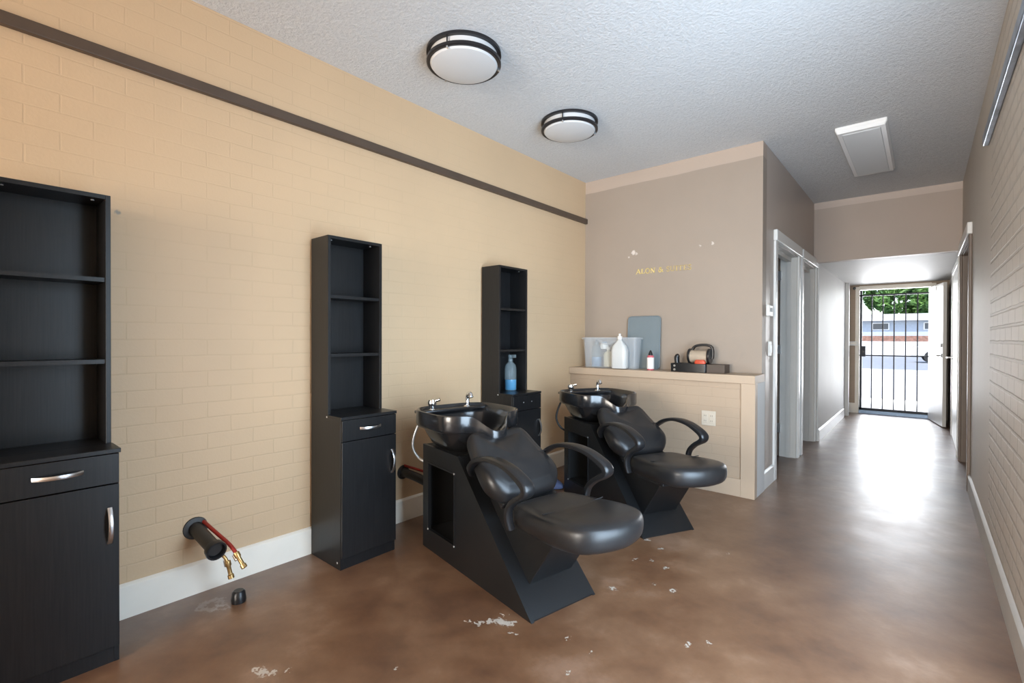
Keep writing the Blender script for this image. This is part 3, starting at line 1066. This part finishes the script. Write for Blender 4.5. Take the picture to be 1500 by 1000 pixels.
f = thing('fluorescent_light', 'long white box ceiling light with ribbed lens over the hall', 'ceiling light', (2.24, 4.92, ZC - .045))
def frus(w0, d0, z0, w1, d1, z1):
    return [[(x, y, z) for x, y in rrect(w, d, .01, 2)] for w, d, z in ((w0, d0, z0), (w1, d1, z1))]
MB().loft(frus(.31, 1.25, .045, .31, 1.25, .025) + frus(.305, 1.245, .02, .285, 1.225, .0)).build('housing', M['fixture_white'], f, smooth=False)
MB().loft(frus(.235, 1.17, .002, .225, 1.15, -.006)).build('lens', M['lens'], f, smooth=False)

# ------------------------------------------------------------------ wall-mounted pieces
tag(MB().box((0.0005, YF, 2.344), (.028, YB + .0, 2.394)).build('conduit', M['conduit'], bevel=.004),
    'dark brown rail running along the tan wall below the ceiling', 'rail')
tag(MB().box((XR - .03, .3, 2.345), (XR - .0005, 4.0, 2.405)).build('wall_rail', M['steel_bar'], bevel=.006), 'silver rail high on the pale brick wall opposite the cabinets', 'rail')

o = thing('outlet', 'white double power outlet on the front of the half wall', 'outlet', (1.306, HY - .0005, .572))
MB().box((-.055, -.008, -.058), (.055, 0, .058)).build('cover_plate', M['almond'], o, bevel=.003)
for s in (-1, 1):
    r_ = MB().box((s * .024 - .016, -.011, -.036), (s * .024 + .016, -.007, .036)).build('receptacle', M['almond'], o, bevel=.003)
    for z in (-.02, .02):
        for dx in (-.006, .006):
            MB().box((s * .024 + dx - .0012, -.0118, z - .005), (s * .024 + dx + .0012, -.0105, z + .005)).build('slot', M['dark_interior'], r_)

o = thing('thermostat', 'small white thermostat on the hall wall beside the first doorway', 'thermostat', (XC + .0005, 4.36, 1.43))
MB().box((0, -.06, -.045), (.028, .06, .045)).build('body', M['white_plastic'], o, bevel=.006)
MB().box((.028, -.03, -.01), (.030, .03, .022)).build('screen', M['grey_tray'], o)
o = thing('light_switch', 'white light switch plate on the hall wall below the thermostat', 'light switch', (XC + .0005, 4.43, 1.12))
MB().box((0, -.05, -.06), (.008, .05, .06)).build('cover_plate', M['white_plastic'], o, bevel=.003)
for s in (-1, 1):
    MB().box((.008, s * .022 - .012, -.03), (.014, s * .022 + .012, .03)).build('rocker', M['trim_white'], o, bevel=.002)
o = thing('alarm_keypad', 'white keypad box on the strip of wall beside the gate', 'keypad', (1.735, YD - .0005, 1.13))
MB().box((-.065, -.03, -.035), (.055, 0, .035)).build('body', M['white_plastic'], o, bevel=.006)
MB().box((-.045, -.034, -.012), (.035, -.029, .02)).build('keys', M['trim'], o)
tag(MB().lathe([(.0, -.03), (.02, -.028), (.024, 0), (.0, 0)], (1.735, YD - .001, 2.03), 16, 'y', False, False).build('door_sensor', M['blackplastic']),
    'tiny dark door sensor above the keypad near the gate corner', 'sensor')

# gold letters on the back wall
GLY = {
    'A': (.9, [((.05, 0), (.45, 1), .07), ((.45, 1), (.85, 0), .14), ((.22, .32), (.68, .32), .07), ((-.05, .02), (.2, .02), .05), ((.68, .02), (1.0, .02), .05)]),
    'L': (.75, [((.2, 0), (.2, 1), .15), ((.05, .03), (.72, .03), .06), ((.05, .97), (.38, .97), .05), ((.7, 0), (.72, .26), .06)]),
    'O': (.92, 'O'),
    'N': (.95, [((.15, 0), (.15, 1), .06), ((.12, 1), (.78, 0), .15), ((.78, 0), (.78, 1), .06), ((0, .03), (.32, .03), .05), ((0, .97), (.2, .97), .05), ((.62, .97), (.95, .97), .05)]),
    '&': (1.0, '&'),
    'S': (.62, 'S'),
    'U': (.9, 'U'),
    'I': (.42, [((.2, 0), (.2, 1), .15), ((.02, .03), (.38, .03), .05), ((.02, .97), (.38, .97), .05)]),
    'T': (.78, [((.39, 0), (.39, 1), .15), ((.03, .97), (.75, .97), .06), ((.04, .97), (.04, .76), .05), ((.74, .97), (.74, .76), .05), ((.22, .03), (.56, .03), .05)]),
    'E': (.74, [((.2, 0), (.2, 1), .15), ((.05, .03), (.7, .03), .06), ((.05, .97), (.66, .97), .06), ((.2, .52), (.52, .52), .06), ((.68, .0), (.7, .24), .05), ((.65, .78), (.66, 1), .05)]),
}


def curve_pts(kind):
    if kind == 'O':
        return [[(.46 + .38 * math.cos(2 * PI * k / 20), .5 + .5 * math.sin(2 * PI * k / 20)) for k in range(21)]], [.12]
    if kind == 'S':
        p = [(.54, .80), (.44, .97), (.24, .97), (.1, .80), (.16, .62), (.34, .50), (.50, .36), (.54, .20), (.42, .03), (.2, .03), (.06, .20)]
        return [p], [.12]
    if kind == 'U':
        p = [(.15, 1), (.15, .3), (.25, .06), (.45, .02), (.66, .08), (.74, .3), (.74, 1)]
        return [p, [(0, .97), (.32, .97)], [(.6, .97), (.9, .97)]], [.11, .05, .05]
    p = [(.95, .02), (.72, .2), (.42, .58), (.26, .80), (.36, .97), (.52, .94), (.56, .78), (.42, .62), (.18, .42), (.1, .22), (.22, .04), (.46, .03), (.68, .2), (.84, .46), (.9, .5)]
    return [p], [.12]


sign = thing('wall_lettering', 'gold serif letters reading ALON & SUITES on the taupe wall above the ledge', 'lettering', (.553, YB, 1.80))
HL = .043
x = 0.0
words_ = 'ALON & SUITES'
tot = sum(.45 if ch == ' ' else GLY[ch][0] + .1 for ch in words_)
kx = .52 / tot
for idx, ch in enumerate(words_):
    if ch == ' ':
        x += .45 * kx
        continue
    wd, st = GLY[ch]
    m = MB()
    if isinstance(st, str):
        lines, wid = curve_pts(st)
    else:
        lines, wid = [[a, b_] for a, b_, _ in st], [w_ for _, _, w_ in st]
    for ln, w_ in zip(lines, wid):
        for (a0, b0), (a1, b1) in zip(ln, ln[1:]):
            p, q = Vector((x + a0 * kx, b0 * HL)), Vector((x + a1 * kx, b1 * HL))
            d = (q - p).normalized() * .001
            n_ = Vector((-d.y, d.x)).normalized() * w_ * HL * .75
            m.prism([tuple(p - d + n_), tuple(q + d + n_), tuple(q + d - n_), tuple(p - d - n_)], -.003, -.0005, 'y')
    m.build('letter', M['gold'] if idx < 7 else M['gold_faded'], sign, smooth=False)
    x += (wd + .1) * kx

# ------------------------------------------------------------------ plumbing stubs
def stub(label, loc, tilt, red_len):
    s = thing('pipe_stub', label, 'pipe', loc, 0, 'plumbing stubs coming out of the tan wall')
    return s


s = thing('pipe_stub', 'open black drain pipe with red and brass supply lines sticking out of the wall', 'pipe', (0, .766, .305))
e = Vector((.235, .012, -.045))
MB().tube([(0.001, 0, 0), e * .5, e * .93], .030, 20).build('drain_pipe', M['black_pipe'], s)
d = e.normalized()
m = MB()
q = d.to_track_quat('Z', 'Y')
prof = [(.030, -.03), (.040, -.028), (.043, -.004), (.041, .004), (.034, .004), (.033, -.02), (.0, -.022)]
rings = []
for r_, h in prof:
    rings.append([tuple(e + q @ Vector((max(r_, .0005) * math.cos(2 * PI * k / 24), max(r_, .0005) * math.sin(2 * PI * k / 24), h))) for k in range(24)])
m.loft(rings)
m.build('hub_collar', M['blackplastic'], s)
MB().lathe([(.031, 0.001), (.052, 0.001), (.050, .008), (.031, .010)], (0, 0, 0), 24, 'x', False, False).build('escutcheon', M['black_pipe'], s)
MB().tube([(0.002, .032, .024), (.10, .045, .0), (.20, .075, -.045), (.245, .087, -.075)], .0085, 10, sub=4).build('supply_tube', M['red_hose'], s)


def valve(parent, p, d, n='stop_valve'):
    p, d = Vector(p), Vector(d).normalized()
    v = MB().tube([p, p + d * .02, p + d * .025, p + d * .06, p + d * .062, p + d * .078], [.013, .013, .009, .009, .013, .013], 10)
    v.build(n, M['brass'], parent)
    side = d.cross(Vector((0, 1, 0))).normalized()
    MB().tube([p + d * .012, p + d * .012 - side * .026], .006, 8).tube([p + d * -.002 - side * .026, p + d * .026 - side * .026], .009, 8).build('valve_handle', M['brushed'], parent)


valve(s, (.245, .087, -.075), (.55, .20, -.65))
MB().tube([(.19, .03, -.065), (.215, .05, -.09), (.222, .06, -.115)], .007, 10, sub=3).build('supply_tube', M['brass'], s)
valve(s, (.222, .06, -.110), (.18, .12, -.85))

tag(MB().lathe([(.012, .0), (.030, .0), (.031, .012), (.027, .045), (.020, .052), (.0, .052)], (.235, .868, .0), 20, 'z', True, False).build('plastic_plug', M['blackplastic']),
    'small black plastic plug lying on the floor below the brass valve', 'plug')

s = thing('pipe_stub', 'short black pipe with one red line behind the shampoo chair with the silver hose', 'pipe', (0, 1.955, .325))
MB().tube([(0.001, 0, -.005), (.10, .02, -.02), (.20, .05, -.05)], .028, 18, sub=3).build('drain_pipe', M['black_pipe'], s)
MB().lathe([(.029, 0.001), (.046, 0.001), (.044, .008), (.029, .010)], (0, 0, -.005), 24, 'x', False, False).build('escutcheon', M['black_pipe'], s)
MB().tube([(0.002, .01, .036), (.15, .05, .016), (.30, .10, -.01)], .0085, 10, sub=4).build('supply_tube', M['red_hose'], s)

tag(MB().lathe([(.010, 0), (.013, 0), (.013, .02), (.007, .03), (.007, .045), (.0, .045)], (.30, 2.02, .0), 14, 'z', True, False).build('bottle_cap', M['green_plastic']),
    'tiny green plastic cap on the floor behind the shampoo chair base', 'cap')

# cloth bundle and cables between the chairs
m = MB()
rr_ = random.Random(5)
rings = []
for j, (sc_, z) in enumerate(((.9, 0.001), (1.0, .015), (.95, .04), (.75, .062), (.4, .072), (.08, .074))):
    rings.append([(sc_ * (.12 + .015 * math.sin(3 * a + j) + rr_.uniform(-.006, .006)) * math.cos(a), sc_ * (.09 + .012 * math.sin(4 * a + 1)) * math.sin(a), z) for a in [2 * PI * k / 28 for k in range(28)]])
m.loft(rings)
tag(m.build('cloth_bundle', M['blue_cloth'], subsurf=1, loc=(.31, 3.17, 0)), 'small slate blue bundle on the floor between the two shampoo chairs', 'bundle')
tag(MB().tube([(.06, 3.30, .008), (.10, 3.14, .008), (.20, 3.05, .008), (.36, 3.04, .008), (.43, 2.99, .008), (.41, 2.93, .008), (.37, 2.95, .008), (.37, 3.0, .008)], .007, 8, sub=6).build('power_cord', M['cable']),
    'black cord lying in loops on the floor beside the blue bundle', 'cord')

# ------------------------------------------------------------------ things on the ledge
LZ = HZ + .0005


def open_box(w, d, h, flare, th=.004, r=.03, rim=.012):
    m = MB()
    def ring(k, z, off):
        return [(a, b_, z) for a, b_ in rrect(w + 2 * flare * k + 2 * off, d + 2 * flare * k + 2 * off, r, 5)]
    rings = [ring(0, 0, 0), ring(1, h - .02, 0), ring(1, h - .018, rim), ring(1, h, rim), ring(1, h, -th), ring(0, th, -th)]
    m.loft(rings)
    return m


b = thing('storage_bin', 'clear plastic storage bin holding bottles on the ledge in the corner', 'storage bin', (.375, 4.055, LZ), 0)
open_box(.53, .105, .285, .014).build('body', M['clear_plastic'], b)
MB().ribbon([(-.10, -.072, .262), (-.05, -.078, .236), (0, -.079, .23), (.05, -.078, .236), (.10, -.072, .262)], (0, 0, 1), .014, .004, 10, sub=3).build('grip', M['clear_plastic'], b)


def bottle(name, label, prof, mat, loc, parts=(), seg=24, group=None, square=False):
    t_ = thing(name, label, 'bottle', loc, 0, group)
    if square:
        rings = []
        for r_, h in prof:
            rings.append([(a, b_, h) for a, b_ in rrect(2 * r_, 1.1 * r_, r_ * .4, 4)])
        MB().loft(rings).build('body', mat, t_)
    else:
        MB().lathe(prof, seg=seg).build('body', mat, t_)
    for nm, pr, mt in parts:
        MB().lathe(pr, seg=18).build(nm, mt, t_)
    return t_


bottle('liquid_bottle', 'see-through bottle part filled with blue liquid inside the clear bin',
       [(.046, .001), (.050, .008), (.050, .15), (.04, .19), (.018, .212), (.018, .22)], M['clear_bottle'], (.215, 4.055, LZ + .0045),
       [('liquid', [(.044, .004), (.048, .01), (.048, .095), (.01, .0955)], M['blue_liquid']), ('cap', [(.02, .212), (.02, .238), (.008, .244), (.008, .26)], M['grey_tray'])])
bottle('cream_bottle', 'squat cream bottle beside the blue liquid inside the clear bin',
       [(.04, .006), (.045, .012), (.045, .12), (.03, .145), (.014, .15), (.014, .17)], M['cream'], (.34, 4.06, LZ + .0045), [('cap', [(.018, .165), (.018, .185), (.002, .187)], M['white_plastic'])])
bottle('milky_jug', 'tall milky white jug with a small cap standing on the ledge before the clear bin',
       [(.066, .006), (.074, .016), (.075, .165), (.064, .205), (.03, .245), (.018, .262), (.018, .272)], M['milky'], (.515, 3.949, LZ),
       [('cap', [(.021, .268), (.021, .295), (.010, .298), (.010, .318), (.001, .319)], M['white_plastic'])], square=True)
bottle('foil_pouch', 'crumpled white packet lying high in the clear bin between its bottles',
       [(.034, .0), (.040, .02), (.036, .05), (.02, .065)], M['white_plastic'], (.30, 4.055, LZ + .176), [('mark', [(.0295, .0575), (.026, .064), (.012, .0701)], M['blue_liquid'])], seg=9)

# lid / tray leaning against the wall
tr = thing('tray_lid', 'blue-grey plastic lid leaning upright against the wall behind the bin', 'lid', (.645, 4.148, LZ + .002))
tr.rotation_euler = (R(-3.0), 0, 0)
MB().prism(rrect(.31, .475, .03, 6, (0, .2375)), -.006, .006, 'y').build('panel', M['grey_tray'], tr, bevel=.003)
mo = rrect(.31, .475, .03, 6, (0, .2375))
MB().tube([(a, -.004, b_) for a, b_ in mo + mo[:1]], .006, 8).build('rim', M['grey_tray'], tr)

bottle('squeeze_bottle', 'small pink and white squeeze bottle with a black pointed tip on the ledge',
       [(.028, 0), (.030, .006), (.030, .115), (.024, .128), (.012, .132)], M['pink'], (.785, 4.0, LZ),
       [('label_band', [(.0303, .012), (.0308, .014), (.0308, .108), (.0303, .11)], M['white_plastic']), ('tip', [(.020, .128), (.018, .145), (.006, .172), (.001, .174)], M['blackplastic'])])

# black tray of hair tools
a = thing('tool_case', 'black open case with side rollers in front of the tan-drummed tool on the ledge', 'case', (1.175, 4.05, LZ))
MB().loft([[(p, q_, z) for p, q_ in rrect(w_, d_, .012, 3, (-.055, 0))] for w_, d_, z in ((.29, .15, 0), (.295, .155, .07), (.28, .14, .07), (.275, .135, .045))]).build('body', M['blackplastic'], a, bevel=.002)
for z in (.018, .05):
    MB().tube([(-.165, -.082, z), (-.165, -.075, z)], .009, 12).build('latch', M['brushed'], a)
MB().tube([(-.165, -.02, .07), (-.17, -.015, .12), (-.155, -.015, .135)], [.020, .022, .016], 12, sub=3).build('nozzle', M['blackplastic'], a)
tag(MB().box((-.07, -.065, 0), (.07, .065, .068)).build('cardboard_box', M['box_side'], bevel=.002, loc=(1.170 + .165, 4.06, LZ)), 'small dark brown box standing at the end of the black case', 'box')
h = thing('hair_tool', 'tan drum-shaped tool with black end rings and loop handle lying on the black case', 'hair tool', (1.19, 4.05, LZ + .0705))
MB().lathe([(.0, -.075), (.052, -.075), (.052, .07), (.0, .07)], (0, 0, .058), 28, 'x', False, False).build('drum', M['tan_roll'], h)
for x_ in (-.085, .072):
    MB().lathe([(.040, x_), (.060, x_), (.062, x_ + .008), (.060, x_ + .018), (.040, x_ + .018)], (0, 0, .062), 28, 'x', True, True).build('end_ring', M['blackplastic'], h)
MB().ribbon([(-.07, .03, .10), (-.055, .03, .135), (-.01, .03, .152), (.05, .03, .152), (.088, .03, .135), (.098, .03, .09), (.094, .03, .04)], (0, 1, 0), .02, .010, 12, sub=4).build('handle', M['blackplastic'], h)
tag(MB().loft([[(p, q_, z) for p, q_ in rrect(w_, d_, .012, 3)] for w_, d_, z in ((.085, .03, 0), (.09, .034, .014), (.07, .026, .032))]).build('hair_clip', M['red_plastic'], loc=(1.215, 3.992, LZ + .0705)),
    'orange-red piece lying on the black case in front of the tan drum', 'clip')

# blue spray bottle in the third cabinet
t_ = thing('spray_bottle', 'clear bottle of bright blue liquid standing in the lowest hutch bay', 'bottle', (.115, 2.905, BZ + .0005), 0)
MB().lathe([(.044, 0), (.047, .006), (.047, .17), (.040, .20), (.018, .222), (.016, .235)], seg=24).build('body', M['clear_bottle'], t_)
MB().lathe([(.042, .003), (.0455, .008), (.0455, .085), (.001, .086)], seg=24).build('liquid', M['teal_liquid'], t_)
m = MB().lathe([(.018, .228), (.018, .25), (.010, .256), (.010, .272), (.0, .273)], seg=16, cap1=False)
m.box((-.010, -.014, .256), (.045, .014, .28))
m.build('spray_head', M['clear_bottle'], t_)
